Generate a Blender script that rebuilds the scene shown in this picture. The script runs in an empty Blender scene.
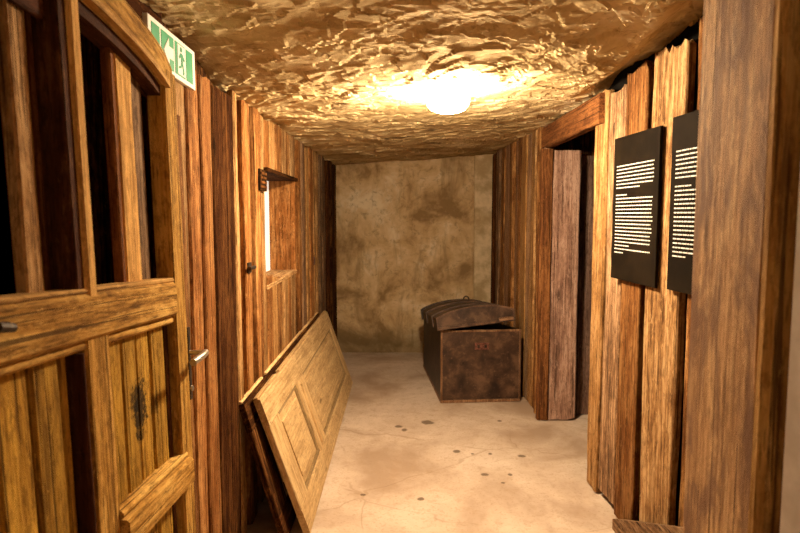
import bpy, bmesh, math, random
from mathutils import Vector, Matrix, noise
random.seed(7)
C = bpy.context.scene.collection
SC = bpy.context.scene

# ------------------------------------------------------------ camera, world, exposure
cam_d = bpy.data.cameras.new('camera'); cam = bpy.data.objects.new('camera', cam_d); C.objects.link(cam)
cam_d.lens = 27.0; cam_d.sensor_width = 36.0; cam_d.clip_start = 0.02
cam.location = (0, 0, 1.5)
cam.rotation_euler = (math.radians(90) - math.atan(51.5 / 600), 0, 0)
cam_d.dof.use_dof = True; cam_d.dof.focus_distance = 2.7; cam_d.dof.aperture_fstop = 4.5
SC.camera = cam
W = bpy.data.worlds.new('world'); SC.world = W; W.use_nodes = True
W.node_tree.nodes['Background'].inputs[0].default_value = (1.0, .8, .6, 1)
W.node_tree.nodes['Background'].inputs[1].default_value = 0.0
SC.view_settings.view_transform = 'Standard'; SC.view_settings.look = 'None'
SC.view_settings.gamma = 1; SC.view_settings.use_curve_mapping = False
SC.view_settings.exposure = 0.15
LAMP_COL = (1.0, 0.775, 0.50)
LAMP_E = 680.0          # lamp in view
FILL_LAMP_E = 32.0      # unseen fill lamp, added behind the camera
SC.cycles.sample_clamp_indirect = 3.0; SC.cycles.caustics_reflective = False
SC.cycles.use_denoising = True; SC.cycles.denoising_prefilter = 'NONE'
SC.cycles.max_bounces = 10; SC.cycles.diffuse_bounces = 6

# ------------------------------------------------------------ node helpers
class NT:
    def __init__(s, name):
        s.m = bpy.data.materials.new(name); s.m.use_nodes = True
        s.t = s.m.node_tree; s.n = s.t.nodes; s.l = s.t.links
        s.bsdf = s.n['Principled BSDF']
    def add(s, typ, **kw):
        n = s.n.new(typ)
        for k, v in kw.items(): setattr(n, k, v)
        return n
    def set(s, sock, v):
        if isinstance(v, bpy.types.NodeSocket): s.l.new(v, sock)
        elif v is not None: sock.default_value = v
    def math(s, op, a, b=None, c=None, clamp=False):
        n = s.add('ShaderNodeMath', operation=op, use_clamp=clamp)
        for i, v in enumerate((a, b, c)):
            if v is not None: s.set(n.inputs[i], v)
        return n.outputs[0]
    def vmath(s, op, a, b=None):
        n = s.add('ShaderNodeVectorMath', operation=op)
        s.set(n.inputs[0], a)
        if b is not None: s.set(n.inputs[1], b)
        return n.outputs['Value'] if op in ('LENGTH', 'DISTANCE', 'DOT_PRODUCT') else n.outputs[0]
    def noise(s, vec, scale=1.0, detail=4, rough=.55, dist=0):
        n = s.add('ShaderNodeTexNoise')
        s.set(n.inputs['Vector'], vec); n.inputs['Scale'].default_value = scale
        n.inputs['Detail'].default_value = detail; n.inputs['Roughness'].default_value = rough
        n.inputs['Distortion'].default_value = dist
        return n.outputs[0]
    def ramp(s, fac, stops, interp='LINEAR'):
        n = s.add('ShaderNodeValToRGB'); r = n.color_ramp; r.interpolation = interp
        while len(r.elements) < len(stops): r.elements.new(.5)
        for e, (p, c) in zip(r.elements, stops):
            e.position = p; e.color = c if len(c) == 4 else (*c, 1)
        s.set(n.inputs[0], fac); return n.outputs[0]
    def step(s, v, a, b):
        n = s.add('ShaderNodeMapRange', interpolation_type='SMOOTHSTEP')
        s.set(n.inputs[0], v); n.inputs[1].default_value = a; n.inputs[2].default_value = b
        return n.outputs[0]
    def mix(s, f, a, b, blend='MIX'):
        n = s.add('ShaderNodeMix', data_type='RGBA', blend_type=blend)
        s.set(n.inputs[0], f)
        s.set(n.inputs[6], a if isinstance(a, bpy.types.NodeSocket) else (*a, 1))
        s.set(n.inputs[7], b if isinstance(b, bpy.types.NodeSocket) else (*b, 1))
        return n.outputs[2]
    def attr(s, name):
        return s.add('ShaderNodeAttribute', attribute_name=name)
    def obj(s):
        return s.add('ShaderNodeTexCoord').outputs['Object']
    def bump(s, h, strength=.4, dist=.004):
        n = s.add('ShaderNodeBump'); n.inputs['Strength'].default_value = strength
        n.inputs['Distance'].default_value = dist; s.l.new(h, n.inputs['Height'])
        s.l.new(n.outputs[0], s.bsdf.inputs['Normal'])
    def out(s, col, rough=.8, spec=.3, metal=0):
        s.set(s.bsdf.inputs['Base Color'], col if isinstance(col, bpy.types.NodeSocket) else (*col, 1))
        s.set(s.bsdf.inputs['Roughness'], rough)
        s.bsdf.inputs['Specular IOR Level'].default_value = spec
        s.bsdf.inputs['Metallic'].default_value = metal
        return s.m

def wood(name, dark, mid, light, alt, rough=.85, spec=.10, crack=.60, bump=.8, weather=.85, blotch=None, stain=None):
    t = NT(name)
    gr = t.attr('gr').outputs['Vector']; tn = t.attr('tone')
    sep = t.add('ShaderNodeSeparateXYZ'); t.l.new(tn.outputs['Vector'], sep.inputs[0])
    off = t.vmath('MULTIPLY', (37.0, 11.3, 53.1), None)
    t.l.new(sep.outputs[2], t.n[-1].inputs[0] if False else off.node.inputs[0]); off.node.inputs[1].default_value = (37.0, 11.3, 53.1)
    comb = t.add('ShaderNodeCombineXYZ')
    for i in range(3): t.l.new(sep.outputs[2], comb.inputs[i])
    t.l.new(comb.outputs[0], off.node.inputs[0])
    v = t.vmath('ADD', gr, off)
    fine = t.noise(t.vmath('MULTIPLY', v, (4.5, 85, 85)), 1, 6, .75, .25)
    broad = t.noise(t.vmath('MULTIPLY', v, (.8, 20, 20)), 1, 5, .62, .25)
    patch = t.noise(t.vmath('MULTIPLY', v, (3.2, 10, 10)), 1, 6, .7, .6)
    sv = t.add('ShaderNodeSeparateXYZ'); t.l.new(v, sv.inputs[0])
    ring = t.math('ADD', t.math('MULTIPLY', sv.outputs[1], 210.0), t.math('MULTIPLY', t.noise(t.vmath('MULTIPLY', v, (.55, 5, 5)), 1, 2, .5), 26.0))
    wv = t.math('MULTIPLY', t.math('ADD', t.math('SINE', ring), 1.0), .5)
    f = t.math('ADD', t.math('ADD', t.math('MULTIPLY', fine, .36), t.math('MULTIPLY', wv, .03)), t.math('ADD', t.math('MULTIPLY', broad, .25), t.math('MULTIPLY', patch, .36)))
    col = t.ramp(f, [(.42, dark), (.495, mid), (.568, light)])
    col = t.mix(t.math('MULTIPLY', sep.outputs[1], .9), col, t.mix(.65, col, alt))
    # knots
    vo = t.add('ShaderNodeTexVoronoi', feature='F1'); vo.inputs['Scale'].default_value = 1
    t.l.new(t.vmath('MULTIPLY', v, (1.9, 6.5, 6.5)), vo.inputs['Vector'])
    kn = t.step(vo.outputs['Distance'], .13, .03)
    col = t.mix(t.math('MULTIPLY', kn, .8), col, tuple(c * .5 for c in dark))
    # dry cracks along the grain
    cr = t.step(t.noise(t.vmath('MULTIPLY', v, (1.3, 105, 105)), 1, 3, .6), crack, crack + .05)
    col = t.mix(t.math('MULTIPLY', cr, .75), col, tuple(c * .35 for c in dark))
    wd = t.step(t.noise(t.vmath('MULTIPLY', v, (1.7, 10, 10)), 1, 6, .72, .5), .52, .66)
    col = t.mix(t.math('MULTIPLY', wd, weather), col, t.mix(.55, tuple(c * .9 for c in dark), col))
    mo = t.noise(t.vmath('MULTIPLY', v, (26, 55, 55)), 1, 6, .75)
    col = t.mix(t.math('MULTIPLY', t.step(mo, .51, .60), .7), col, t.mix(.45, tuple(c * .8 for c in dark), col))
    po = t.step(t.noise(t.vmath('MULTIPLY', v, (14, 190, 190)), 1, 2, .5), .60, .68)
    col = t.mix(t.math('MULTIPLY', po, .55), col, tuple(c * .6 for c in dark))
    sc = t.step(t.noise(t.vmath('MULTIPLY', v, (14, 48, 48)), 1, 6, .75), .57, .66)
    col = t.mix(t.math('MULTIPLY', sc, .45), col, tuple(min(1, c * 1.25) for c in light))
    if blotch:
        bl = t.step(t.noise(t.vmath('MULTIPLY', v, (4, 9, 9)), 1, 5, .6, .5), .46, .60)
        col = t.mix(t.math('MULTIPLY', bl, blotch[1]), col, blotch[0])
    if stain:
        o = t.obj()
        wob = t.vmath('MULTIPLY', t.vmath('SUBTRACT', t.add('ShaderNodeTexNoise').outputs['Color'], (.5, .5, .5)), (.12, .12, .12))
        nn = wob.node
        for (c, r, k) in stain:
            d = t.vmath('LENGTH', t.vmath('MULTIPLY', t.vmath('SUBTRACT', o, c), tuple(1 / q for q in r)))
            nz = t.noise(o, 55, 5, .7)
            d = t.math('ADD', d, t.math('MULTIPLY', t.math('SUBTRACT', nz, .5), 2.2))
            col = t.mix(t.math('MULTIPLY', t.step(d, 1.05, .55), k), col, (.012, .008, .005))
    col = t.mix(1.0, col, t.add('ShaderNodeCombineColor').outputs[0], 'MULTIPLY')
    cc = t.n[-1] if False else [n for n in t.n if n.bl_idname == 'ShaderNodeCombineColor'][0]
    for i in range(3): t.l.new(sep.outputs[0], cc.inputs[i])
    t.bump(t.math('SUBTRACT', t.math('ADD', f, t.math('MULTIPLY', mo, .5)), t.math('MULTIPLY', cr, .5)), bump, .008)
    return t.out(col, rough, spec)

ORANGE = (.40, .15, .03)
M = {}
M['plank'] = wood('old_plank_wood', (.040, .014, .004), (.21, .088, .026), (.48, .26, .095), (.33, .115, .024))
M['plank_grey'] = wood('weathered_plank_wood', (.045, .022, .010), (.22, .12, .058), (.47, .295, .16), (.36, .20, .11))
M['plank_bright'] = wood('dry_plank_wood', (.075, .032, .010), (.33, .175, .068), (.58, .37, .175), (.44, .22, .065))
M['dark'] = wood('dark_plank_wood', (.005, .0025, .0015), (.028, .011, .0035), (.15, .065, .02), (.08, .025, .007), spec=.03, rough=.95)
M['door'] = wood('door_wood', (.10, .04, .007), (.44, .225, .048), (.70, .43, .125), (.52, .28, .05))
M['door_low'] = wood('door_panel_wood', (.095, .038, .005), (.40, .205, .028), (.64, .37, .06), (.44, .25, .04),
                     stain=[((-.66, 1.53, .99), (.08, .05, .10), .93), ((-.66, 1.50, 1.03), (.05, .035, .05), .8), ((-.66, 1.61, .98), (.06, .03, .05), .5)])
M['door_mould'] = wood('door_moulding_wood', (.02, .008, .003), (.07, .027, .010), (.17, .075, .025), (.12, .03, .01))
M['door_edge'] = wood('door_edge_wood', (.22, .10, .025), (.50, .27, .08), (.70, .43, .15), (.5, .3, .1))
M['pale'] = wood('pale_panel_wood', (.29, .175, .075), (.51, .335, .155), (.66, .465, .24), (.56, .37, .17), rough=.7, crack=.66, bump=.3, weather=.55)
M['jamb'] = wood('pinkish_jamb_wood', (.10, .05, .035), (.30, .17, .12), (.50, .33, .25), (.42, .25, .18), crack=.6)
M['post'] = wood('weathered_post_wood', (.22, .115, .055), (.52, .30, .145), (.70, .46, .24), (.58, .35, .17), blotch=((.20, .11, .07), .8), rough=.75, spec=.08)
M['lintel'] = wood('lintel_wood', (.06, .022, .008), (.19, .075, .024), (.34, .15, .05), (.3, .1, .03))
def leather():
    t = NT('trunk_leather'); o = t.obj(); sep = t.add('ShaderNodeSeparateXYZ'); t.l.new(t.attr('tone').outputs['Vector'], sep.inputs[0])
    a = t.noise(o, 7, 6, .65, .3); b_ = t.noise(o, 34, 5, .7)
    col = t.ramp(a, [(.36, (.014, .006, .004)), (.5, (.045, .022, .012)), (.66, (.105, .058, .034))])
    col = t.mix(t.math('MULTIPLY', t.step(b_, .56, .70), .5), col, (.15, .09, .055))
    col = t.mix(t.math('MULTIPLY', t.step(b_, .42, .32), .6), col, (.02, .010, .006))
    cc = t.add('ShaderNodeCombineColor')
    for i in range(3): t.l.new(sep.outputs[0], cc.inputs[i])
    col = t.mix(1.0, col, cc.outputs[0], 'MULTIPLY')
    t.bump(t.math('ADD', b_, a), .4, .004)
    return t.out(col, .5, .4)
M['trunk'] = leather()
M['trunk_trim'] = wood('trunk_trim', (.12, .06, .03), (.24, .13, .07), (.38, .23, .13), (.3, .16, .09), rough=.5)

def simple(name, col, rough=.6, spec=.4, metal=0, emit=None):
    t = NT(name)
    if emit:
        t.bsdf.inputs['Emission Color'].default_value = (*emit[0], 1); t.bsdf.inputs['Emission Strength'].default_value = emit[1]
    return t.out(col, rough, spec, metal)

def worn(name, a, b, scale=18, rough=.5, metal=0, spec=.4):
    t = NT(name); o = t.obj()
    n = t.noise(o, scale, 5, .65)
    t.bump(n, .2, .002)
    return t.out(t.mix(t.step(n, .35, .68), a, b), rough, spec, metal)

M['black'] = simple('black_gap', (.006, .005, .004), .95, .05)
M['iron'] = worn('dark_iron', (.03, .022, .018), (.10, .07, .05), 40, .5, .7)
M['steel'] = worn('brushed_steel', (.45, .40, .34), (.62, .57, .5), 60, .35, .9)
M['sign_white'] = worn('sign_white', (.78, .78, .74), (.84, .84, .8), 30, .4)
M['sign_green'] = worn('sign_green', (.012, .27, .11), (.02, .34, .15), 30, .4)
M['panel_black'] = worn('panel_black', (.006, .0038, .002), (.012, .0075, .004), 6, .75, 0, .04)
M['panel_edge'] = worn('panel_black_edge', (.02, .016, .012), (.03, .024, .018), 6, .5)
M['text'] = simple('panel_text_white', (.62, .60, .56), .6)
M['lockplate'] = worn('lock_plate_red_brown', (.08, .024, .016), (.20, .085, .06), 60, .45, .3)
M['lamp_base'] = worn('lamp_base_enamel', (.45, .36, .26), (.75, .66, .55), 20, .5)
M['glow'] = simple('lamp_glow', (.9, .85, .75), .5, .3, 0, (LAMP_COL, LAMP_E))
M['glow_fill'] = simple('lamp_glow_fill', (.9, .85, .75), .5, .3, 0, (LAMP_COL, FILL_LAMP_E))
M['pane'] = simple('lit_window_pane', (.8, .78, .74), .5, .3, 0, ((1.0, .88, .72), .75))

def plaster_wall():
    t = NT('stained_plaster'); o = t.obj()
    a = t.noise(o, 2.2, 6, .62, .4); b = t.noise(o, 13, 7, .78, .6); c = t.noise(t.vmath('MULTIPLY', o, (5, 5, 1.1)), 1, 6, .7, .5)
    col = t.ramp(a, [(.37, (.30, .19, .085)), (.46, (.56, .385, .20)), (.55, (.69, .515, .30)), (.63, (.80, .67, .47))])
    col = t.mix(t.math('MULTIPLY', t.step(b, .50, .66), .6), col, (.24, .155, .07))
    col = t.mix(t.math('MULTIPLY', t.step(c, .48, .66), .6), col, (.25, .165, .075))
    col = t.mix(t.math('MULTIPLY', t.step(t.noise(o, 26, 4, .7), .62, .75), .5), col, (.55, .43, .28))
    # darker towards the foot of the wall
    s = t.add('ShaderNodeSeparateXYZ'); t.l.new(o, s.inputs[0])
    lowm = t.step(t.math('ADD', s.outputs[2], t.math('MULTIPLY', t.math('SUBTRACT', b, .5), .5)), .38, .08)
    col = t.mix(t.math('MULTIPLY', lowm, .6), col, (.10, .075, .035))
    t.bump(t.math('ADD', b, t.noise(o, 40, 4, .6)), .45, .006)
    return t.out(col, .85, .2)
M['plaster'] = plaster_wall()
M['plaster_strip'] = worn('plaster_strip', (.46, .33, .175), (.78, .62, .40), 6, .85, 0, .15)
M['plaster_pale'] = worn('pale_plaster', (.62, .54, .46), (.76, .68, .6), 14, .85, 0, .15)

def floor_mat():
    t = NT('worn_screed_floor'); o = t.obj()
    a = t.noise(o, 1.6, 6, .6, .5); b = t.noise(o, 14, 6, .72); c = t.noise(o, 70, 3, .6)
    col = t.ramp(a, [(.34, (.36, .255, .18)), (.48, (.49, .375, .285)), (.62, (.59, .47, .375))])
    col = t.mix(t.math('MULTIPLY', t.step(b, .50, .66), .42), col, (.36, .25, .16))
    col = t.mix(t.math('MULTIPLY', t.step(c, .54, .68), .40), col, (.30, .20, .12))
    # swept trowel arcs
    wb = t.vmath('ADD', o, t.vmath('MULTIPLY', t.noise(o, 1.3, 3).node.outputs['Color'], (1.1, 1.1, 0)))
    w = t.add('ShaderNodeTexWave', wave_type='RINGS', rings_direction='Z'); t.l.new(t.vmath('SUBTRACT', wb, (1.2, 4.1, 0)), w.inputs['Vector'])
    w.inputs['Scale'].default_value = 1.4; w.inputs['Distortion'].default_value = 9; w.inputs['Detail'].default_value = 4
    col = t.mix(t.math('MULTIPLY', t.math('MULTIPLY', t.step(w.outputs[1], .72, 1.0), t.step(a, .42, .6)), .16), col, (.72, .60, .48))
    # hairline cracks
    wob = t.vmath('ADD', o, t.vmath('MULTIPLY', t.n.new('ShaderNodeTexNoise').outputs['Color'], (.25, .25, 0)))
    vo = t.add('ShaderNodeTexVoronoi', feature='DISTANCE_TO_EDGE'); vo.inputs['Scale'].default_value = .95; t.l.new(wob, vo.inputs['Vector'])
    ck = t.math('MULTIPLY', t.step(vo.outputs['Distance'], .007, .002), t.step(t.noise(o, 2.3, 3), .42, .58))
    col = t.mix(t.math('MULTIPLY', ck, .35), col, (.24, .15, .08))
    # dark spots trodden into the screed
    for (x, y, rx, ry) in SPOTS:
        d = t.vmath('LENGTH', t.vmath('MULTIPLY', t.vmath('SUBTRACT', o, (x, y, 0)), (1 / rx, 1 / ry, 1)))
        d = t.math('ADD', d, t.math('MULTIPLY', t.math('SUBTRACT', b, .5), 1.6))
        col = t.mix(t.math('MULTIPLY', t.step(d, 1.1, .6), .8), col, (.085, .05, .025))
    t.bump(t.math('ADD', t.math('MULTIPLY', b, .7), t.math('MULTIPLY', c, .4)), .3, .005)
    return t.out(col, .75, .25)
SPOTS = [(.364, 3.72, .026, .03), (.49, 3.37, .026, .024), (.76, 3.64, .030, .022), (.64, 3.37, .014, .02), (.11, 3.07, .022, .018),
         (.20, 4.26, .05, .05), (-.01, 4.17, .03, .03), (.73, 4.29, .02, .02), (.57, 3.68, .014, .018), (.58, 3.26, .014, .014),
         (-.20, 3.12, .018, .016), (.46, 3.68, .012, .012), (.03, 4.1, .02, .03)]
M['floor'] = floor_mat()

def ceil_mat():
    t = NT('rough_clay_ceiling'); o = t.obj()
    a = t.noise(o, 2.4, 6, .62, .8); b = t.noise(t.vmath('MULTIPLY', o, (1, 1.5, 1)), 13, 6, .7, 1.2); c = t.noise(o, 60, 4, .7)
    col = t.ramp(a, [(.28, (.25, .165, .075)), (.44, (.46, .335, .165)), (.58, (.62, .475, .26)), (.74, (.72, .60, .40))])
    col = t.mix(t.math('MULTIPLY', t.step(b, .54, .68), .6), col, (.20, .12, .05))
    col = t.mix(t.math('MULTIPLY', t.step(c, .55, .75), .35), col, (.66, .5, .28))
    # soot-black damp blotches
    d = t.noise(o, 3.1, 4, .55, .3)
    col = t.mix(t.math('MULTIPLY', t.step(d, .63, .72), .75), col, (.05, .03, .02))
    t.bump(t.math('ADD', b, t.math('MULTIPLY', c, .35)), .35, .008)
    return t.out(col, 1.0, .02)
M['ceil'] = ceil_mat()

# ------------------------------------------------------------ mesh helpers
def nz(x, s):
    return noise.noise(Vector((x, s * 7.31, s * 3.17)))

class MB:
    def __init__(s): s.v = []; s.f = []; s.gr = []; s.tn = []
    def plank(s, o, dl, dw, dt, L, Wd, T, tone=None, n=1, rag=0.0, jag0=0.0, jag1=0.0, ch=.004, m=1, alt=None, br=None, twist=0):
        """Board from corner o, length along dl, width along dw, thickness along dt (front at t=T); uneven edges by rag, ragged ends by jag."""
        o, dl, dw, dt = Vector(o), Vector(dl).normalized(), Vector(dw).normalized(), Vector(dt).normalized()
        seed = random.random() * 50; br = random.uniform(.7, 1.15) if br is None else br
        alt = random.random() if alt is None else alt
        ch = min(ch, T * .45, Wd * .3)
        ws = [ch + (Wd - 2 * ch) * k / m for k in range(m + 1)]
        loop = [(w, T) for w in ws] + [(Wd, T - ch), (Wd, 0.0)] + [(w, 0.0) for w in ws[::-1][1:-1]] + [(0.0, 0.0), (0.0, T - ch)]
        base = len(s.v); k = len(loop)
        jr = [[(-.5 + .75 * nz(.37 * q + 3, seed + 5) + random.uniform(-.18, .18)) * j for q in range(m + 2)] for j in (jag0, jag1)]
        for i in range(n + 1):
            l = L * i / n
            e0 = rag * nz(l * 2.1, seed) + rag * .5 * nz(l * 7, seed + 3); e1 = rag * nz(l * 2.1, seed + 9) + rag * .5 * nz(l * 7, seed + 12)
            dtt = rag * .6 * nz(l * 1.3, seed + 21); tw = twist * nz(l * .8, seed + 30)
            for (w, t) in loop:
                fr = w / Wd
                ww = w + e0 * (1 - fr) + e1 * fr
                ll = l
                idx = min(m + 1, int(fr * (m + 1)))
                if i == n and jag1: ll += jr[1][idx]
                if i == 0 and jag0: ll -= jr[0][idx]
                tt = t + dtt + tw * (fr - .5) + (rag * .5 * nz(l * 5 + fr * 9, seed + 40) if t > 0 else 0)
                s.v.append(o + dl * ll + dw * ww + dt * tt)
                s.gr.append((ll, ww, t)); s.tn.append((br, alt, seed * .37))
        for i in range(n):
            for j in range(k):
                a = base + i * k + j; b = base + i * k + (j + 1) % k
                s.f.append((a, b, b + k, a + k))
        s.f.append(tuple(base + j for j in range(k))[::-1]); s.f.append(tuple(base + n * k + j for j in range(k)))
        return s
    def box(s, a, b, grain='z', **kw):
        (x0, y0, z0), (x1, y1, z1) = [[f(p, q) for p, q in zip(a, b)] for f in (min, max)]
        dx, dy, dz = x1 - x0, y1 - y0, z1 - z0
        kw.setdefault('ch', .002)
        if grain == 'z': s.plank((x0, y0, z0), (0, 0, 1), (0, 1, 0), (1, 0, 0), dz, dy, dx, **kw)
        elif grain == 'y': s.plank((x0, y0, z0), (0, 1, 0), (0, 0, 1), (1, 0, 0), dy, dz, dx, **kw)
        else: s.plank((x0, y0, z0), (1, 0, 0), (0, 0, 1), (0, 1, 0), dx, dz, dy, **kw)
        return s
    def raw(s, vs, fs, br=1, alt=.3, gr=None):
        b = len(s.v); sd = random.random() * 20
        for i, p in enumerate(vs):
            s.v.append(Vector(p)); s.gr.append(gr[i] if gr else tuple(p)); s.tn.append((br, alt, sd))
        s.f += [tuple(b + q for q in f) for f in fs]
        return s
    def prism(s, pts, d, **kw):
        """closed outline pts (3-D), extruded by vector d"""
        n = len(pts); d = Vector(d)
        vs = [Vector(p) for p in pts] + [Vector(p) + d for p in pts]
        return s.raw(vs, [tuple(range(n))[::-1], tuple(range(n, 2 * n))] + [(i, (i + 1) % n, (i + 1) % n + n, i + n) for i in range(n)], **kw)
    def lathe(s, prof, n=40, c=(0, 0, 0), **kw):
        vs, fs = [], []
        for (r, z) in prof:
            for i in range(n):
                a = 2 * math.pi * i / n; vs.append((c[0] + r * math.cos(a), c[1] + r * math.sin(a), c[2] + z))
        for j in range(len(prof) - 1):
            for i in range(n):
                fs.append((j * n + i, j * n + (i + 1) % n, (j + 1) * n + (i + 1) % n, (j + 1) * n + i))
        fs.append(tuple(range(n))[::-1]); fs.append(tuple((len(prof) - 1) * n + i for i in range(n)))
        return s.raw(vs, fs, **kw)
    def tube(s, path, r, n=12, **kw):
        path = [Vector(p) for p in path]; vs, fs = [], []
        for i, p in enumerate(path):
            t = (path[min(i + 1, len(path) - 1)] - path[max(i - 1, 0)]).normalized()
            u = t.cross(Vector((0, 0, 1))); u = u.normalized() if u.length > .1 else t.cross(Vector((1, 0, 0))).normalized()
            w = t.cross(u)
            for k in range(n):
                a = 2 * math.pi * k / n; vs.append(p + (u * math.cos(a) + w * math.sin(a)) * r)
        for i in range(len(path) - 1):
            for k in range(n): fs.append((i * n + k, i * n + (k + 1) % n, (i + 1) * n + (k + 1) % n, (i + 1) * n + k))
        fs.append(tuple(range(n))[::-1]); fs.append(tuple((len(path) - 1) * n + k for k in range(n)))
        return s.raw(vs, fs, **kw)
    def warp(s, fn):
        s.v = [Vector(fn(p)) for p in s.v]; return s
    def build(s, name, mat, parent=None, origin=None, smooth=False):
        me = bpy.data.meshes.new(name)
        mi = Vector(origin) if origin else Vector((0, 0, 0))
        me.from_pydata([tuple(p - mi) for p in s.v], [], s.f)
        bm = bmesh.new(); bm.from_mesh(me); bmesh.ops.recalc_face_normals(bm, faces=bm.faces[:]); bm.to_mesh(me); bm.free()
        for nm, data in (('gr', s.gr), ('tone', s.tn)):
            at = me.attributes.new(nm, 'FLOAT_VECTOR', 'POINT')
            at.data.foreach_set('vector', [c for q in data for c in q])
        if smooth: me.polygons.foreach_set('use_smooth', [True] * len(me.polygons))
        me.materials.append(M[mat] if isinstance(mat, str) else mat)
        o = bpy.data.objects.new(name, me); C.objects.link(o); o.location = mi
        if parent is not None:
            o.parent = parent; o.location = mi - parent.location
        return o

def tag(o, label=None, cat=None, group=None, kind=None):
    if label: o['label'] = label
    if cat: o['category'] = cat
    if group: o['group'] = group
    if kind: o['kind'] = kind
    return o
def thing(name, loc, label, cat, group=None, kind=None):
    o = bpy.data.objects.new(name, None); C.objects.link(o); o.location = loc; o.empty_display_size = .1
    bpy.context.view_layer.update()
    return tag(o, label, cat, group, kind)

# ------------------------------------------------------------ setting: floor, ceiling, walls
XL = -.735     # face of the left plank wall
def near_x(y): return 1.06 - .07 * (y - 3.23)      # face of the right plank wall on the near side of the doorway
XR = 1.03      # face of the right plank wall beyond the doorway
YB = 6.48      # back wall

b = MB(); N = 60
vs = []; fs = []; nx, ny = 50, 130
for j in range(ny + 1):
    for i in range(nx + 1):
        x = -1.6 + 4.0 * i / nx; y = -2.6 + 9.4 * j / ny
        vs.append((x, y, .006 * noise.noise(Vector((x * 2.3, y * 2.3, 0))) - .004))
for j in range(ny):
    for i in range(nx):
        a = j * (nx + 1) + i; fs.append((a, a + 1, a + nx + 2, a + nx + 1))
me = b.raw(vs, fs)
fl = b.build('floor', 'floor', smooth=True)
tag(fl, 'worn pale screed floor of the passage with dark spots and hairline cracks', 'floor', kind='structure')

def sst(a, b_, x):
    t = max(0, min(1, (x - a) / (b_ - a))); return t * t * (3 - 2 * t)
def ceil_z(x, y):
    z = 2.03 + .066 * (x + .72)
    z += .10 * sst(2.75, 1.9, y) + .075 * sst(.93, 1.08, x) * sst(3.35, 3.1, y)
    return z
def hsh(p, k):
    return 2 * ((math.sin(p.x * 127.1 + p.y * 311.7 + k * 74.7) * 43758.5453) % 1.0) - 1
def slaps(x, y, sx, sy, th, amp, tilt, k):
    c_, s_ = math.cos(th), math.sin(th)
    q = Vector(((c_ * x + s_ * y) * sx, (-s_ * x + c_ * y) * sy, k * 1.7))
    d, pts = noise.voronoi(q)
    c = pts[0]; e = q - c
    return amp * hsh(c, k) + tilt * (hsh(c, k + 1) * e.x + hsh(c, k + 2) * e.y)
def ceil_h(x, y):
    p = Vector((x, y, 0))
    w1 = noise.noise_vector(p * 4.0) * .055 + noise.noise_vector(p * 14) * .016
    X, Y_ = x + w1.x, y + w1.y
    h = .012 * noise.noise(p * 1.9) + .006 * noise.noise(p * 5)
    h += slaps(X, Y_, 5.0, 8.5, .5, .0040, .010, 1)
    h += slaps(X, Y_, 9.0, 15.0, -.6, .0028, .007, 5)
    if noise.noise(p * 2.1 + Vector((4, 4, 0))) > -.1: h += slaps(X, Y_, 22.0, 34.0, .2, .0018, .003, 9)
    h += .0016 * noise.noise(p * 24) + .0008 * noise.noise(p * 55)
    return h
xs = [-1.5 + .02 * i for i in range(30)]; xs = [x for x in xs if x < -.92] + [-.92 + .0115 * i for i in range(200)]; xs += [xs[-1] + .1 * i for i in range(1, 13)]
ys = [-2.6 + .12 * i for i in range(30)]; ys = [y for y in ys if y < 1.0]; ys += [1.0 + .0115 * i for i in range(330)]; y0 = ys[-1]; ys += [y0 + .018 * i for i in range(1, 110)]
ys = [y for y in ys if y < 6.75]
b = MB(); vs = []; fs = []; nx = len(xs)
for y in ys:
    for x in xs: vs.append((x, y, ceil_z(x, y) - ceil_h(x, y)))
for j in range(len(ys) - 1):
    for i in range(nx - 1):
        a = j * nx + i; fs.append((a, a + nx, a + nx + 1, a + 1))
b.raw(vs, fs); ce = b.build('ceiling', 'ceil')
tag(ce, 'low rough clay ceiling with flaking ledges, yellow-brown and sooty', 'ceiling', kind='structure')

# outer shell: solid backing behind the planks and the dark side spaces
def slab(name, a, bb, mat, label):
    o = MB().box(a, bb, ch=.001, br=1).build(name, mat); return tag(o, label, 'wall', kind='structure')
# back wall of stained plaster (a subdivided, gently uneven slab) and its shallow pilaster
b = MB(); vs = []; fs = []; nx, nz_ = 60, 60
for j in range(nz_ + 1):
    for i in range(nx + 1):
        x = -1.7 + 4.1 * i / nx; z = -.05 + 2.5 * j / nz_
        st = 0
        vs.append((x, YB - st + .012 * noise.noise(Vector((x * 3, z * 3, 2))) + .006 * noise.noise(Vector((x * 9, z * 9, 4))), z))
for j in range(nz_):
    for i in range(nx):
        a = j * (nx + 1) + i; fs.append((a, a + 1, a + nx + 2, a + nx + 1))
n0 = len(vs)
vs += [(-1.7, YB + .15, -.05), (2.4, YB + .15, -.05), (2.4, YB + .15, 2.45), (-1.7, YB + .15, 2.45)]; fs.append((n0, n0 + 1, n0 + 2, n0 + 3))
b.raw(vs, fs); bw = b.build('wall_back', 'plaster', smooth=True)
tag(bw, 'bare plaster end wall, mottled tan with dark stains', 'wall', kind='structure')
pl = MB(); pl.plank((.795, YB - .03, 0), (0, 0, 1), (1, 0, 0), (0, -1, 0), 2.16, .30, .03, n=20, rag=.006, m=3, ch=.006, br=1)  # paler tone also stands in for stronger light on the strip
tag(pl.build('trim_3', 'plaster_strip'), 'slightly paler plaster strip at the right end of the back wall', 'trim', kind='structure')
slab('wall_front', (-1.7, -2.7, 0), (2.4, -2.55, 2.5), 'plaster', 'plaster wall closing the passage behind the viewer')

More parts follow.
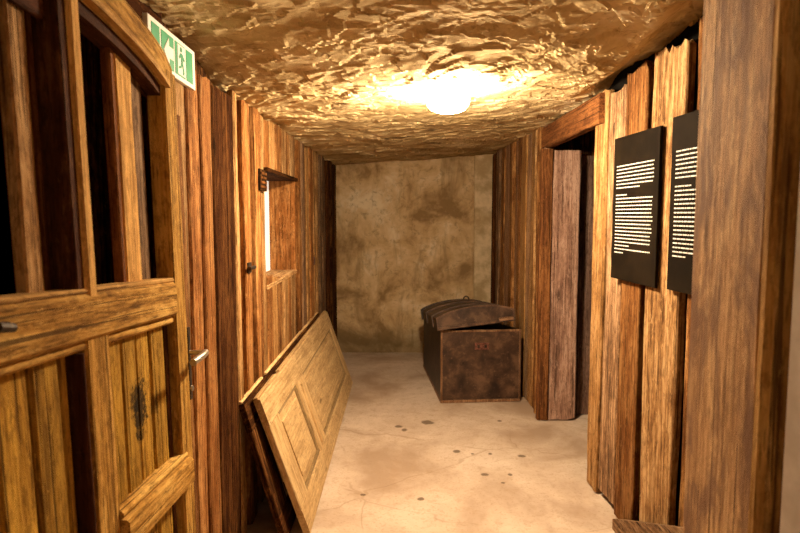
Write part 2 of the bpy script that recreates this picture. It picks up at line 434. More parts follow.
# ---- left plank wall with the window opening
WY0, WY1, WZ0, WZ1 = 3.28, 4.20, 1.115, 1.745
def planks(bm, spec, face, sgn, top, mat_split, slope=None):
    pass
wl = {k: MB() for k in ('plank', 'plank_grey', 'plank_bright', 'dark')}
def lp(y0, y1, z0, z1, key='plank', dx=0.0, br=None, alt=None, jag=.02, T=.03):
    """vertical board of the left wall, face at XL+dx"""
    dx += .034 * sst(4.3, 6.4, y0)
    wl[key].plank((XL + dx - T, y0, z0), (0, 0, 1), (0, 1, 0), (1, 0, 0), z1 - z0, y1 - y0, T, n=16, rag=.005, jag1=jag, ch=.006, m=4, br=br, alt=alt, twist=.012)
def ltop(y): return 2.005 + .055 * sst(2.35, 2.8, y) if y < 3.4 else 2.06
lp(1.88, 1.975, 0, 1.985, 'plank', .0, .9, .5)
lp(1.98, 2.075, 0, 2.02, 'plank_bright', .006, .8, .5); lp(2.08, 2.185, 0, 2.02, 'plank', .012, 1.2, .5); lp(2.19, 2.325, 0, 2.01, 'plank', .018, .9, .8)
lp(2.64, 2.70, 0, 2.05, 'plank_bright', .016, 1.0, .6); lp(2.71, 2.79, 0, 2.07, 'plank_bright', -.012, .95, .7)
lp(2.80, 2.925, 0, 2.07, 'plank', .014, 1.1, .6); lp(2.94, 3.01, 0, 2.07, 'plank_bright', -.012, .9, .5)
lp(3.02, 3.135, 0, 2.08, 'plank', .014, 1.15, .4); lp(3.15, 3.275, 0, 2.07, 'plank_bright', .002, .85, .55)
y = 3.28; i = 0
for w in (.15, .14, .17, .16, .13, .17):      # below and above the window
    k = ('plank', 'plank_bright')[i % 2]
    lp(y, min(y + w, WY1) - .006, 0, WZ0 - .002 - .01 * (i % 2) + .05 * sst(3.7, 3.3, y), k, random.uniform(-.006, .008), random.uniform(.9, 1.1), jag=.012)
    lp(y, min(y + w, WY1) - .006, WZ1, 2.07, k, random.uniform(-.006, .008), random.uniform(.85, 1.1))
    y += w; i += 1
y = WY1 + .002
while y < YB - .05:
    w = random.choice((.08, .10, .13, .09, .15)); w = min(w, YB - y)
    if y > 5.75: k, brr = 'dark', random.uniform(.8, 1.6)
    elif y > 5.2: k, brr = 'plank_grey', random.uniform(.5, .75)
    else: k, brr = random.choice(('plank', 'plank_grey', 'plank_bright')), random.uniform(.75, 1.1)
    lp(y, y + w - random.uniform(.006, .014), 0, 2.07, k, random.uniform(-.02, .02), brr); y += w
root = thing('wall_left', (XL, 1.9, 0), 'plank wall of mismatched upright brown boards with a small window opening', 'wall', kind='structure')
for k in wl: wl[k].build('plank_cladding', k, root)
bk = MB()
bk.box((-1.05, 1.93, 0), (XL - .032, WY0 - .03, 2.3)); bk.box((-1.05, WY1 + .03, 0), (XL - .032, YB, 2.3))
bk.box((-1.05, WY0 - .03, 0), (XL - .032, WY1 + .03, WZ0 - .03)); bk.box((-1.05, WY0 - .03, WZ1 + .03), (XL - .032, WY1 + .03, 2.3))
bk.build('backing', 'dark', root)
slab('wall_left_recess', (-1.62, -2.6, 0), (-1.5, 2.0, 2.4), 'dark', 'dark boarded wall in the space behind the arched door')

# window lining and lit pane
wroot = thing('window_1', (XL, 3.74, WZ0), 'small deep window opening lined with boards, lit white pane', 'window', kind='structure')
XB = XL - .175
MB().box((XB, WY1 - .002, WZ0 - .02), (XL + .004, WY1 + .022, WZ1 + .02), n=8, rag=.003, br=1.0, alt=.8).build('window_frame', 'plank', wroot)
MB().box((XB, WY0 - .022, WZ0 - .02), (XL - .004, WY0 + .002, WZ1 + .02), n=8, rag=.003, br=.8).build('window_frame', 'plank', wroot)
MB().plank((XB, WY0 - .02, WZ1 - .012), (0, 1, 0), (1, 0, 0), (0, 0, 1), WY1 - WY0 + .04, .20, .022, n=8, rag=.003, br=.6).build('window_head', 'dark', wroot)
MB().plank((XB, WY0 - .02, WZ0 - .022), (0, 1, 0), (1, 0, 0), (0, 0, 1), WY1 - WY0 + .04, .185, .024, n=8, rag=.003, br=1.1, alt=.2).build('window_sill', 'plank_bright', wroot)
MB().box((XB - .012, WY0, WZ0), (XB - .002, WY1, WZ1)).build('window_pane', 'pane', wroot)

# ---- right plank wall beyond the doorway
wr = {k: MB() for k in ('plank', 'plank_grey', 'plank_bright', 'dark')}
y = 4.335; i = 0
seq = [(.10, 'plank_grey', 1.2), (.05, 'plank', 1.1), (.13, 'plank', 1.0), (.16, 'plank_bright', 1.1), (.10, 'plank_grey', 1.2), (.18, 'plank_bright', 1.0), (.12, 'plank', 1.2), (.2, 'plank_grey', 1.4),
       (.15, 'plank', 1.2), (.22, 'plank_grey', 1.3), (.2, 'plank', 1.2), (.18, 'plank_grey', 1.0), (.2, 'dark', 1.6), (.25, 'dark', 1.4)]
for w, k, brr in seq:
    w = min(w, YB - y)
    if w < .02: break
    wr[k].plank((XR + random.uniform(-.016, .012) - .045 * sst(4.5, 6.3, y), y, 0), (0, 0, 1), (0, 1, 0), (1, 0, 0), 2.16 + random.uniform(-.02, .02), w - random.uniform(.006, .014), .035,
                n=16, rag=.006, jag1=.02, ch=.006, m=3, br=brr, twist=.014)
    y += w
root = thing('wall_right', (XR, 4.34, 0), 'rough upright brown boards lining the passage beyond the doorway, behind the trunk', 'wall', kind='structure')
for k in wr:
    if wr[k].v:
        # front faces the passage: mirror thickness
        wr[k].build('plank_cladding', k, root)
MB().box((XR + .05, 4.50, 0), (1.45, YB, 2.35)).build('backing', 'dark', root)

# ---- right plank wall on the near side, boards with ragged tops
dirw = Vector((.07, -1, 0)).normalized()         # along the wall, towards the viewer
nrm = Vector((-1, -.07, 0)).normalized()         # out of the wall, into the passage
wn = {k: MB() for k in ('plank', 'plank_grey', 'plank_bright', 'dark')}
def np_(ya, yb, z0, z1, key, dt, br, alt, jag, T=.032):
    o = Vector((near_x(ya), ya, z0)) + nrm * (dt - T)
    wn[key].plank(o, (0, 0, 1), dirw, nrm, z1 - z0, (ya - yb) / abs(dirw.y), T, n=24, rag=.007, jag1=jag, jag0=.012, ch=.005, m=11, br=br, alt=alt, twist=.012)
np_(3.275, 3.125, .0, 2.15, 'plank_bright', .006, .9, .6, .02)
np_(3.115, 2.925, .03, 2.135, 'plank_grey', .000, 1.1, .2, .05)
np_(2.90, 2.70, .0, 2.185, 'plank', .010, .62, .6, .06)
np_(2.645, 2.375, .0, 2.225, 'plank_bright', .012, .95, .05, .09)
np_(2.31, 2.10, .0, 2.24, 'plank', .008, .9, .3, .05)
np_(2.09, 1.85, .0, 2.26, 'plank_bright', .012, .9, .3, .05); np_(1.84, 1.60, .0, 2.26, 'plank', .01, .9, .3, .05); np_(1.59, 1.36, .0, 2.26, 'plank', .01, .9, .3, .05)
root = thing('wall_right_near', (1.1, 2.4, 0), 'upright boards with ragged split tops between the doorway and the near post', 'wall', kind='structure')
for k in wn:
    if wn[k].v: wn[k].build('plank_cladding', k, root)
pts = [(near_x(3.3) + .055, 3.27, 0), (near_x(1.3) + .055, 1.3, 0), (near_x(1.3) + .13, 1.3, 0), (near_x(3.3) + .13, 3.27, 0)]
MB().prism(pts, (0, 0, 2.4)).build('backing', 'black', root)
# dark side space behind the doorway
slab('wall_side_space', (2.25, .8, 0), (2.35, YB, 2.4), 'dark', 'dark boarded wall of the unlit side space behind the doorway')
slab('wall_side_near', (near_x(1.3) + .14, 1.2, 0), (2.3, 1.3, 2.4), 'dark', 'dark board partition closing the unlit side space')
# plaster return beside the near post
slab('wall_right_return', (.594, -2.6, 0), (.78, .90, 2.45), 'plaster_pale', 'pale plaster return wall at the edge of the view beside the near post')
MB_ = MB(); MB_.box((.78, .75, 0), (1.4, .90, 2.45)); tag(MB_.build('trim_1', 'plaster'), 'plaster jamb closing the gap behind the near post', 'wall', kind='structure')

# ------------------------------------------------------------ the arched door on the left
XD = -.65
dr = thing('door_1', (XD, 1.3, 0), 'tall old brown plank door with glazing gaps under a segmental arch, lever handle', 'door', kind='structure')
def warp(p):
    return (p.x, p.y - .045 * (p.z - 1.2), p.z - .06 * (p.y - 1.3))
def part(bm, name, mat, parent=None): return bm.warp(warp).build(name, mat, dr if parent is None else parent)
DY0, DY1 = .66, 1.815
def arch(y, base, rise):      # segmental arch, apex at y=1.17
    return base + rise * math.sqrt(max(0, 1 - ((y - 1.17) / .62) ** 2))
# stiles
def stile(y0, y1, z1, nm='stile', mat='door', T=.05, x=XD, **kw):
    return part(MB().plank((x - T, y0, .03), (0, 0, 1), (0, 1, 0), (1, 0, 0), z1 - .03, y1 - y0, T, n=14, rag=.002, ch=.006, m=2, **kw), nm, mat)
stile(1.722, 1.81, 1.93, br=.95, alt=.6)
stile(DY0, DY0 + .09, 1.93, br=.9, alt=.6)
# closing strip carrying the handle
stile(1.811, 1.872, 1.83, 'closing_strip', 'plank', .045, XD - .012, br=.8, alt=.6)
# centre mullion: deep dark post with a pale worn nosing
part(MB().plank((XD - .105, 1.215, 1.27), (0, 0, 1), (0, 1, 0), (1, 0, 0), .74, .035, .10, n=8, rag=.002, br=1.0), 'mullion', 'door_mould')
part(MB().plank((XD - .085, 1.203, 1.27), (0, 0, 1), (0, 1, 0), (1, 0, 0), .74, .012, .03, n=8, rag=.001, br=1.5), 'mullion_moulding', 'door_mould')
part(MB().plank((XD - .02, 1.243, 1.27), (0, 0, 1), (0, 1, 0), (1, 0, 0), .74, .042, .024, n=8, rag=.002, ch=.008, br=1.35), 'mullion_nosing', 'door_edge')
part(MB().plank((XD - .115, 1.192, 1.27), (0, 0, 1), (0, 1, 0), (1, 0, 0), .74, .02, .022, n=8, rag=.002, br=.8, alt=.9), 'glazing_bead', 'lintel')
# arched head, three stepped mouldings
def arch_strip(r0, r1, x0, x1, ya, yb, n=26):
    bm = MB(); vs = []; gr = []
    for i in range(n + 1):
        y_ = ya + (yb - ya) * i / n
        zi, zo = arch(y_, *r0), arch(y_, *r1)
        for (x_, z_) in ((x1, zi), (x1, zo), (x0, zo), (x0, zi)):
            vs.append((x_, y_, z_)); gr.append((y_, z_ - zi, x_))
    fs = []
    for i in range(n):
        for j in range(4):
            a = i * 4 + j; c = i * 4 + (j + 1) % 4; fs.append((a, c, c + 4, a + 4))
    fs.append((3, 2, 1, 0)); fs.append((n * 4, n * 4 + 1, n * 4 + 2, n * 4 + 3))
    return bm.raw(vs, fs, br=1.0, alt=.4, gr=gr)
part(arch_strip((1.836, .118), (1.93, .105), XD - .05, XD, .70, 1.785), 'arched_head', 'door')
part(arch_strip((1.828, .120), (1.848, .116), XD - .03, XD + .012, .70, 1.735), 'arch_moulding', 'door_edge')
part(arch_strip((1.800, .118), (1.828, .118), XD - .06, XD - .012, .75, 1.725), 'arch_rebate', 'door_mould')
part(MB().plank((XD - .035, .75, 1.862), (0, 1, 0), (0, 0, 1), (1, 0, 0), .45, .11, .012, n=4, rag=.001, br=1.0), 'spandrel', 'door_mould')
# rails
part(MB().plank((XD - .05, DY0 + .09, 1.235), (0, 1, 0), (0, 0, 1), (1, 0, 0), 1.722 - DY0 - .09, .098, .056, n=12, rag=.002, ch=.008, m=2, br=1.05, alt=.2), 'lock_rail', 'door')
part(MB().plank((XD - .045, DY0 + .09, 1.212), (0, 1, 0), (0, 0, 1), (1, 0, 0), 1.722 - DY0 - .09, .021, .038, n=12, rag=.002, ch=.006, br=1.1, alt=.2), 'rail_moulding', 'door')
part(MB().plank((XD - .05, DY0 + .09, 1.333), (0, 1, 0), (0, 0, 1), (1, 0, 0), 1.722 - DY0 - .09, .012, .05, n=12, rag=.001, br=1.1), 'rail_moulding', 'door_edge')
part(MB().plank((XD - .05, 1.33, .705), (0, 1, 0), (0, 0, 1), (1, 0, 0), 1.762 - 1.33, .085, .068, n=8, rag=.002, ch=.008, m=2, br=1.1, alt=.2), 'lower_rail', 'door')
part(MB().plank((XD - .045, 1.33, .792), (0, 1, 0), (0, 0, 1), (1, 0, 0), 1.755 - 1.33, .02, .05, n=8, rag=.002, ch=.006, br=1.15, alt=.2), 'rail_moulding', 'door')
part(MB().plank((XD - .05, DY0, .03), (0, 1, 0), (0, 0, 1), (1, 0, 0), 1.81 - DY0, .16, .052, n=8, rag=.002, ch=.008, br=.9), 'bottom_rail', 'door')
# lower middle stile
part(MB().plank((XD - .05, 1.235, .19), (0, 0, 1), (0, 1, 0), (1, 0, 0), 1.235 - .19, .10, .046, n=8, rag=.002, ch=.006, m=2, br=1.1, alt=.3), 'middle_stile', 'door')
part(MB().plank((XD - .06, 1.212, .19), (0, 0, 1), (0, 1, 0), (1, 0, 0), 1.02, .012, .058, n=8, rag=.001, br=.7), 'stile_moulding', 'door_mould')
part(MB().plank((XD - .06, 1.70, .19), (0, 0, 1), (0, 1, 0), (1, 0, 0), 1.02, .018, .036, n=8, rag=.001, br=.9), 'stile_moulding', 'door_mould')
# boarded infill of the lower half: separate boards per panel with dark grooves
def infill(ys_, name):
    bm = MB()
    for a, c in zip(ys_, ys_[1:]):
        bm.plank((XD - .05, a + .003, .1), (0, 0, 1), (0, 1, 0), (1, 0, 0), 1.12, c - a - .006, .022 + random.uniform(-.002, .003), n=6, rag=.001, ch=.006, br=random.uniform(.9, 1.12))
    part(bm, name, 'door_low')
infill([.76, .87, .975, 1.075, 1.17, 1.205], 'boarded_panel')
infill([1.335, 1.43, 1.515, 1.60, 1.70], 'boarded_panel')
part(MB().box((XD - .058, .70, .08), (XD - .052, 1.79, 1.24)), 'panel_backing', 'black')
# rough boards fixed behind the glazing gaps
for (a, c, z1, mat, brr, x_) in ((1.113, 1.167, 2.02, 'plank_bright', 1.1, -.690), (1.478, 1.50, 1.99, 'lintel', 1.1, -.682), (1.505, 1.592, 1.97, 'door_edge', 1.4, -.682), (1.602, 1.68, 1.95, 'plank_grey', .7, -.696)):
    part(MB().plank((x_ - .022, a, 1.20), (0, 0, 1), (0, 1, 0), (1, 0, 0), z1 - 1.20, c - a, .022, n=10, rag=.003, ch=.004, m=2, br=brr, alt=.4), 'backing_board', mat)
# lever handle on a narrow plate
hx = XD - .010
hd = part(MB().box((hx - .004, 1.826, .955), (hx + .005, 1.846, 1.185)), 'door_handle', 'iron')
lv = MB()
lv.tube([(hx, 1.836, 1.105), (hx + .058, 1.836, 1.105)], .008)
lv.tube([(hx + .052, 1.842, 1.105), (hx + .058, 1.80, 1.103), (hx + .056, 1.715, 1.096)], .0105)
lv.warp(warp); l_ = lv.build('lever', 'steel'); l_.parent = hd; l_.location = -(dr.location)
l_.location = (-dr.location.x - hd.location.x, -dr.location.y - hd.location.y, -dr.location.z - hd.location.z)
lk = MB(); lk.tube([(hx + .002, 1.836, .99), (hx + .010, 1.836, .99)], .009); lk.warp(warp); k_ = lk.build('keyhole', 'steel'); k_.parent = hd; k_.location = l_.location
# iron turn-button on the rail
kb = MB(); kb.tube([(XD, .955, 1.30), (XD + .022, .955, 1.30)], .009); kb.tube([(XD + .018, .935, 1.303), (XD + .018, .972, 1.297)], .008)
part(kb, 'turn_button', 'iron')

# header board above the door that carries the exit sign
tag(MB().plank((-.80, .5, 1.985), (0, 1, 0), (0, 0, 1), (1, 0, 0), 1.45, .16, .05, n=8, rag=.004, br=1.0).build('trim_2', 'dark'), 'dark header board above the arched door', 'trim', kind='structure')

# ------------------------------------------------------------ dark post in the left wall
p = MB().plank((XL - .03, 2.352, 0), (0, 0, 1), (0, 1, 0), (1, 0, 0), 2.005, .27, .045, n=24, rag=.006, jag1=.012, ch=.008, m=5, br=.9, alt=.7, twist=.01)
tag(p.build('wooden_post', 'dark', origin=(XL, 2.49, 0)), 'broad blackish-brown timber post between orange boards, right of the lever handle', 'post')

# ------------------------------------------------------------ exit sign
XS = -.712
sg = thing('exit_sign', (XS, 1.93, 1.93), 'green and white emergency exit sign with arrow and running man, partly behind the door arch', 'sign')
def sy(p): return (p.x, p.y, p.z - .018 * (p.y - 1.745))
def spart(bm, name, mat): return bm.warp(sy).build(name, mat, sg)
SZ0, SZ1 = 1.938, 2.068
spart(MB().box((XS - .014, 1.745, SZ0), (XS, 2.135, SZ1)), 'sign_board', 'sign_white')
for a, c in ((1.768, 1.828), (1.838, 1.938), (1.948, 2.036), (2.046, 2.108)):
    spart(MB().box((XS - .001, a, SZ0 + .014), (XS + .0012, c, SZ1 - .014)), 'green_field', 'sign_green')
def flat(pts, name):   # (u along y, v up) outline on the sign face
    spart(MB().prism([(XS + .001, 1.745 + u, SZ0 + v) for u, v in pts], (.0016, 0, 0)), name, 'sign_white')
flat([(.108, .062), (.150, .108), (.150, .082), (.186, .082), (.186, .046), (.150, .046), (.150, .02)][::-1], 'arrow')
flat([(.222, .018), (.284, .018), (.284, .112), (.222, .112)], 'doorway_symbol')
man = MB()
def mp(pts): man.prism([(XS + .0026, 1.745 + u, SZ0 + v) for u, v in pts], (.0014, 0, 0))
mp([(.250 + .008 * math.cos(a * math.pi / 5), .099 + .008 * math.sin(a * math.pi / 5)) for a in range(10)])
mp([(.246, .088), (.262, .086), (.264, .056), (.250, .056)])
mp([(.246, .088), (.252, .082), (.236, .068), (.230, .073)]); mp([(.262, .086), (.259, .078), (.275, .066), (.279, .072)])
mp([(.250, .058), (.260, .058), (.248, .040), (.232, .036), (.231, .043), (.243, .046)]); mp([(.256, .058), (.265, .056), (.274, .030), (.270, .022), (.263, .024), (.264, .036)])
spart(man, 'running_man', 'sign_green')

# ------------------------------------------------------------ small fittings on the left wall
o = MB().box((XL - .0, 3.07, 1.625), (XL + .024, 3.235, 1.735), n=6, rag=.003, br=.9, alt=0)
for k in range(4): o.box((XL + .02, 3.085, 1.64 + .023 * k), (XL + .028, 3.22, 1.652 + .023 * k), br=1.8)
tag(o.build('wall_plaque', 'dark', origin=(XL, 3.15, 1.625)), 'small dark ridged block fixed to the boards beside the window opening', 'plaque')
la = thing('door_latch', (XL + .02, 2.85, 1.26), 'small iron latch on the boards between the dark post and the window', 'latch')
MB().box((XL + .008, 2.815, 1.225), (XL + .022, 2.875, 1.275)).build('latch_plate', 'iron', la)
MB().tube([(XL + .03, 2.80, 1.25), (XL + .034, 2.885, 1.25)], .009).build('latch_bolt', 'iron', la)
kp = MB().box((XL + .004, 4.98, 1.085), (XL + .018, 5.06, 1.15)); tag(kp.build('keeper_plate', 'lockplate', origin=(XL, 5.0, 1.08)), 'tiny red-brown metal plate on the boards past the window', 'plate')

# ------------------------------------------------------------ doorway on the right: lintel and jamb posts
def post(name, mat, o, dl, dw, dt, L, Wd, T, label, cat='post', **kw):
    kw.setdefault('n', 22); kw.setdefault('rag', .006); kw.setdefault('m', 4); kw.setdefault('ch', .008)
    m = MB().plank(o, dl, dw, dt, L, Wd, T, **kw)
    return tag(m.build(name, mat, origin=Vector(o) + Vector(dw).normalized() * Wd / 2), label, cat)
post('lintel_beam', 'lintel', (XR + .05, 3.16, 1.975), (0, 1, 0), (0, 0, 1), (-1, 0, 0), 1.30, .155, .05, 'red-brown lintel beam spanning the dark doorway under the ceiling', 'beam', br=.85, alt=.4, rag=.003)
post('wooden_post', 'lintel', (1.002, 4.33, .0), (0, 0, 1), (1, 0, 0), (0, -1, 0), 1.965, .082, .05, 'narrow brown jamb board next to the pinkish doorway post', br=.85, alt=.2, jag0=.01)
post('wooden_post', 'jamb', (1.09, 4.36, .0), (0, 0, 1), (1, 0, 0), (0, -1, 0), 1.955, .19, .075, 'broad pinkish-grey timber post at the far side of the doorway', br=1.0, alt=.4, jag0=.02)
post('wooden_post', 'jamb', (1.325, 4.46, .0), (0, 0, 1), (1, 0, 0), (0, -1, 0), 1.93, .12, .04, 'dim reddish board inside the doorway, behind the pinkish post', br=.5, alt=.4)

# ------------------------------------------------------------ near post
np0 = thing('timber_post', (.73, 1.16, 0), 'thick weathered brown timber post close to the viewer, beside the information panels', 'post')
PA, PB = Vector((.652, 1.345, 0)), Vector((.604, .990, 0))
pd = (PB - PA).normalized(); pn_ = Vector((pd.y, -pd.x, 0))
MB().plank(PA - pn_ * .20, (0, 0, 1), pd, pn_, 2.185, (PB - PA).length, .20, n=26, rag=.004, ch=.018, m=6, br=1.0, alt=.2).build('shaft', 'post', np0)
MB().plank(PB + pd * .001 - pn_ * .036, (0, 0, 1), pd, pn_, 2.185, .036, .045, n=20, rag=.003, ch=.010, m=2, br=1.0, alt=.2).build('edge_strip', 'door_edge', np0)
MB().plank((.648, .986, 0), (0, 0, 1), (1, 0, 0), (0, -1, 0), 2.185, .13, .02, n=20, rag=.002, ch=.002, m=2, br=.8, alt=.2).build('facing_board', 'post', np0)

# tapered plank at the foot of the near right wall
m = MB()
yA, yB = 2.76, 1.75
za, zb = .05, .52
pa = Vector((near_x(yA) - .075, yA, 0)); pb = Vector((near_x(yB) - .075, yB, 0))
m.prism([pa, pb, pb + Vector((0, 0, zb)), pa + Vector((0, 0, za))], (.04, 0, 0), br=.7, alt=.3, gr=None)
m.gr = [(p.y, p.z, p.x) for p in m.v]
tag(m.build('wooden_plank', 'plank_grey', origin=(pa + pb) / 2), 'tapered dark plank on edge at the foot of the ragged boards, below the information panels', 'plank')

# ------------------------------------------------------------ information panels
def info(ya, yb, z0, z1, label, rows, seed):
    rnd = random.Random(seed)
    t0 = nrm * .034
    base = Vector((near_x(ya), ya, z0)) + t0; wd = (ya - yb) / abs(dirw.y)
    r = thing('information_panel', base + dirw * wd / 2, label, 'information panel', 'black information panels on the ragged boards')
    MB().plank(base - nrm * .012, dirw, (0, 0, 1), nrm, wd, z1 - z0, .012, ch=.001).build('board', 'panel_black', r)
    for q in ((.06, .08), (.94, .08), (.06, .92), (.94, .92)):
        c = base + dirw * wd * q[0] + Vector((0, 0, (z1 - z0) * q[1]))
        MB().tube([c - nrm * .04, c - nrm * .010], .009).build('stand_off', 'iron', r)
    for para in rows:
        lines = MB()
        for (u0, u1, v) in para:
            u = u0
            while u < u1 - .004:
                w = min(rnd.uniform(.010, .036), u1 - u)
                lines.plank(base + dirw * u + Vector((0, 0, v)) - nrm * .0006, dirw, (0, 0, 1), nrm, w, .0054, .0014, ch=.0001)
                u += w + .0048
        lines.build('text_block', 'text', r)
    return r
def make_rows(wd, top, rnd):
    p1 = []; p2 = []; v = top; pit = .01705
    for k in range(7): p1.append((.035, wd - .04 if k < 6 else wd * .62, v)); v -= pit
    v -= pit; p2.append((.035, .15, v)); v -= pit
    for k in range(16):
        e = wd - .04 - rnd.uniform(0, .02)
        if k == 13: e = .19
        if k == 15: e = .13
        p2.append((.035, e, v)); v -= pit
    return [p1, p2]
rnd = random.Random(3)
wdp = 2.962 - 2.52
info(2.962, 2.52, 1.192, 1.868, 'black information panel with white text, fully visible, nearest the doorway', make_rows(wdp, 1.728 - 1.192, rnd), 1)
info(2.422, 1.98, 1.20, 1.885, 'black information panel with white text, half hidden behind the thick near post', make_rows(wdp, 1.745 - 1.20, rnd), 2)

# ------------------------------------------------------------ panelled doors leaning on their long edges
def leaning(xb, xt, zt, y0, y1, label, brr, T=.032, wd='pale'):
    """xb = foot of the front face, (xt, zt) = its upper edge"""
    up = Vector((xt - xb, 0, zt)); H = up.length; up.normalize(); ly = Vector((0, 1, 0)); nn = Vector((up.z, 0, -up.x)); nn.normalize()
    org = Vector((xb, y0, 0)) - nn * T
    org.z = .002
    L = y1 - y0
    r = thing('panelled_door', (xb, (y0 + y1) / 2, 0), label, 'door', 'old panelled doors leaning against the left wall', kind='thing')
    def pb(u0, u1, v0, v1, t0, t1, along, name, mat=None, **kw):
        mat = mat or wd
        o_ = org + ly * u0 + up * v0 + nn * t0
        kw.setdefault('ch', .004)
        if along == 'u': m_ = MB().plank(o_, ly, up, nn, u1 - u0, v1 - v0, t1 - t0, n=10, rag=.0012, m=2, br=brr * random.uniform(.95, 1.05), **kw)
        else: m_ = MB().plank(o_, up, ly, nn, v1 - v0, u1 - u0, t1 - t0, n=5, rag=.0012, m=2, br=brr * random.uniform(.95, 1.05), **kw)
        return m_.build(name, mat, r)
    pb(0, L, H - .135, H, 0, T, 'u', 'rail', alt=.3); pb(0, L, 0, .125, 0, T, 'u', 'rail', alt=.6)
    for a, c in ((0, .19), (.70, .93), (L - .14, L)): pb(a, c, .125, H - .135, 0, T, 'v', 'stile', alt=.3)
    pb(.775, .855, .15, H - .16, T, T + .012, 'v', 'raised_strip', alt=.9)
    for a, c in ((.19, .70), (.93, L - .14)):
        pn = pb(a, c, .125, H - .135, .004, .012, 'u', 'inset_panel', alt=.5)
        # bevelled moulding round the inset
        md = MB()
        for (u0, u1, v0, v1, al) in ((a, c, .125, .143, 'u'), (a, c, H - .153, H - .135, 'u'), (a, a + .018, .143, H - .153, 'v'), (c - .018, c, .143, H - .153, 'v')):
            o_ = org + ly * u0 + up * v0 + nn * .010
            if al == 'u': md.plank(o_, ly, up, nn, u1 - u0, v1 - v0, .016, ch=.006, br=brr * .5)
            else: md.plank(o_, up, ly, nn, v1 - v0, u1 - u0, .016, ch=.006, br=brr * .5)
        q = md.build('moulding', 'pale'); q.parent = pn; q.location = -(r.location + pn.location)
        fld = MB().plank(org + ly * (a + .055) + up * .185 + nn * .011, ly, up, nn, c - a - .11, H - .38, .010, ch=.006, br=brr)
        q = fld.build('raised_field', 'pale'); q.parent = pn; q.location = -(r.location + pn.location)
    # lip along the upper edge with a bitten-out lock mortise
    pb(.0, .42, H, H + .012, .002, T * .7, 'u', 'edge_strip', 'pale', alt=.2); pb(.50, L, H, H + .012, .002, T * .7, 'u', 'edge_strip', 'pale', alt=.2)
    return r
leaning(-.418, -.642, .645, 2.69, 5.22, 'front one of the pale panelled doors leaning on the plank wall, panels fully visible', 1.0)
leaning(-.515, -.698, .650, 2.62, 5.12, 'rear one of the leaning panelled doors, only its top edge and dark end showing', 1.5, .028, 'dark')  # dark wood also paints in the shade on its near end

# ------------------------------------------------------------ trunk with barrel lid
ang = math.atan2(.052, .643)
TL = Vector((.328, 4.694, 0)); ex = Vector((math.cos(ang), math.sin(ang), 0)); ey = Vector((-math.sin(ang), math.cos(ang), 0)); ez = Vector((0, 0, 1))
TW, TLN, TH, THB = .640, 1.16, .585, .470
tr = thing('trunk', TL + ex * TW / 2 + ey * TLN / 2, 'old dark brown leather trunk with its barrel lid ajar, by the plaster wall', 'trunk')
def tp(u, v, w): return TL + ex * u + ey * v + ez * w
def toph(v): return TH + (THB - TH) * v / TLN
def hexa(bm, u0, u1, v0, v1, w0, top, **kw):
    vs = [tp(u0, v0, w0), tp(u1, v0, w0), tp(u1, v1, w0), tp(u0, v1, w0), tp(u0, v0, top(v0)), tp(u1, v0, top(v0)), tp(u1, v1, top(v1)), tp(u0, v1, top(v1))]
    gr = [((p - TL).dot(ez), (p - TL).dot(ex), (p - TL).dot(ey)) for p in vs]
    return bm.raw(vs, [(3, 2, 1, 0), (4, 5, 6, 7), (0, 1, 5, 4), (1, 2, 6, 5), (2, 3, 7, 6), (3, 0, 4, 7)], gr=gr, **kw)
bd = MB(); t_ = .018
hexa(bd, 0, TW, 0, t_, .012, toph, br=1.15); hexa(bd, 0, TW, TLN - t_, TLN, .012, toph); hexa(bd, 0, t_, t_, TLN - t_, .012, toph, br=.6); hexa(bd, TW - t_, TW, t_, TLN - t_, .012, toph)  # left side toned darker to paint in its shade
hexa(bd, t_, TW - t_, t_, TLN - t_, .012, lambda v: .03)
body = bd.build('body', 'trunk', tr)
def tpart(bm, name, mat, parent=None):
    o_ = bm.build(name, mat)
    par = parent or tr; o_.parent = par
    o_.location = -tr.location if parent is None else -(tr.location + parent.location)
    return o_
tb = MB(); hexa(tb, -.004, TW + .004, -.006, TLN + .004, 0, lambda v: .022, br=1.0); tpart(tb, 'bottom_trim', 'trunk_trim')
for (u0, u1, v0, v1) in ((-.005, TW + .005, -.007, .010),):
    tb = MB(); hexa(tb, u0, u1, v0, v1, TH - .012, lambda v: toph(v) + .004, br=.75); tpart(tb, 'top_trim', 'trunk_trim')
for u0 in (-.005, TW - .010):
    tb = MB(); hexa(tb, u0, u0 + .015, -.007, .012, .022, lambda v: TH - .012, br=.8); tpart(tb, 'corner_trim', 'trunk_trim')
lpz = MB(); hexa(lpz, .27, .385, -.008, .001, .43, lambda v: .485, br=1.0); lp_ = tpart(lpz, 'lock_plate', 'lockplate')
lpz = MB()
for u0 in (.288, .345):
    lpz = MB(); hexa(lpz, u0, u0 + .02, -.012, -.007, .445, lambda v: .470, br=1.0); tpart(lpz, 'rivet', 'iron', lp_)
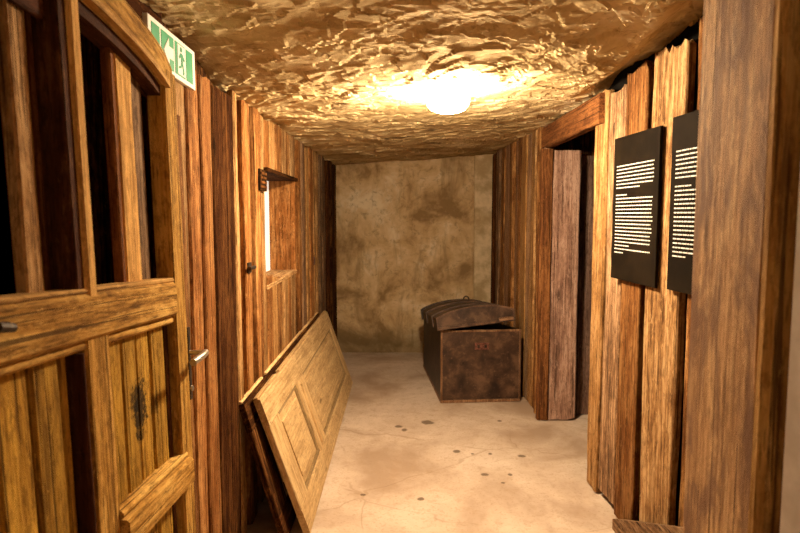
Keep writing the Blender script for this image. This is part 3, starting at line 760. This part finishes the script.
# lid: barrel section, tipped up on the right, dropping to the rear with the body
LW, LS, LR = .605, .085, .060
def lid_frame():
    a = math.radians(6.5)
    pitch = (THB - TH) / TLN
    lx = (ex * math.cos(a) + ez * math.sin(a)).normalized()
    lyv = (ey + ez * pitch).normalized(); lyv = (lyv - lx * lyv.dot(lx)).normalized()
    return lx, lyv, lx.cross(lyv)
lx, lyv, lz = lid_frame()
LO = tp(-.025, -.03, TH + .010)
def lq(u, v, w): return LO + lx * u + lyv * v + lz * w
def prof(off=0.0, n=18):
    pts = [(-off, 0)]
    for i in range(n + 1):
        s_ = i / n; u = -off + (LW + 2 * off) * s_
        pts.append((u, LS + off + LR * (1 - (2 * s_ - 1) ** 2) ** .8))
    pts.append((LW + off, 0)); return pts
def arc_shell(v0, v1, o0, o1, br=1.0):
    po, pi_ = prof(o1), prof(o0)
    if o0 < 0: pass
    n = len(po); vs = []; gr = []
    for v in (v0, v1):
        for (u, w) in po: vs.append(lq(u, v, w)); gr.append((v, u, w))
        for (u, w) in pi_: vs.append(lq(u, v, w)); gr.append((v, u, w))
    fs = []; q = 2 * n
    for i in range(n - 1):
        fs += [(i, i + 1, q + i + 1, q + i), (n + i + 1, n + i, q + n + i, q + n + i + 1), (i + 1, i, n + i, n + i + 1), (q + i, q + i + 1, q + n + i + 1, q + n + i)]
    fs += [(0, n, q + n, q), (n - 1, q + n - 1, q + 2 * n - 1, 2 * n - 1)]
    return MB().raw(vs, fs, br=br, alt=.3, gr=gr)
LLN = TLN + .03
lid = tpart(arc_shell(0, LLN, -.014, 0), 'lid', 'trunk')
def endcap(v0):
    pts = [lq(u, v0, w) for (u, w) in prof(-.004)]
    m_ = MB().prism(pts, lyv * .014, br=1.05, alt=.5)
    m_.gr = [((p - LO).dot(lx), (p - LO).dot(lz), (p - LO).dot(lyv)) for p in m_.v]
    return m_
tpart(endcap(.001), 'lid_end', 'trunk', lid); tpart(endcap(LLN - .016), 'lid_end', 'trunk', lid)
for v0, w_, br_ in ((-.004, .04, 1.7), (.30, .05, 1.0), (.72, .05, 1.3), (LLN - .06, .06, 1.4)):
    tpart(arc_shell(v0, v0 + w_, .0, .011, br_), 'lid_band', 'trunk', lid)
rim = MB(); rim.plank(lq(-.004, -.008, 0), lx, lz, -lyv, LW + .008, .022, .008, br=1.3, ch=.002); tpart(rim, 'lid_rim', 'trunk', lid)
cl = MB(); cl.plank(lq(LW - .12, -.012, .012), lx, lz, -lyv, .115, .028, .006, br=1.0, ch=.002); tpart(cl, 'corner_clip', 'trunk_trim', lid)
rg = MB(); c0 = lq(LW * .72, LLN - .10, LS + LR * .86 + .008)
rg.tube([c0 + lx * .026 * math.cos(a) + lz * .03 * math.sin(a) for a in [math.pi * k / 12 for k in range(13)]], .007); tpart(rg, 'lid_ring', 'iron', lid)

# ------------------------------------------------------------ ceiling lamp and added fill lamp
def lamp(x, y, mat, label):
    z = ceil_z(x, y)
    r = thing('ceiling_lamp', (x, y, z - .036), label, 'lamp')
    MB().lathe([(.03, .075), (.080, .075), (.084, .008), (.084, -.002), (.080, -.004)], 40, (x, y, z - .036)).build('base', 'lamp_base', r, smooth=False)
    MB().lathe([(.082, .002), (.096, -.010), (.100, -.028), (.096, -.048), (.080, -.068), (.050, -.080), (.020, -.085), (.004, -.086)], 40, (x, y, z - .036)).build('diffuser', mat, r, smooth=True)
lamp(.222, 2.84, 'glow', 'glowing round flush lamp on the clay ceiling in mid-passage')
lamp(-.1, -1.3, 'glow_fill', 'added dim fill lamp on the ceiling behind the viewer')  # unseen, added only to fill the passage with weak light
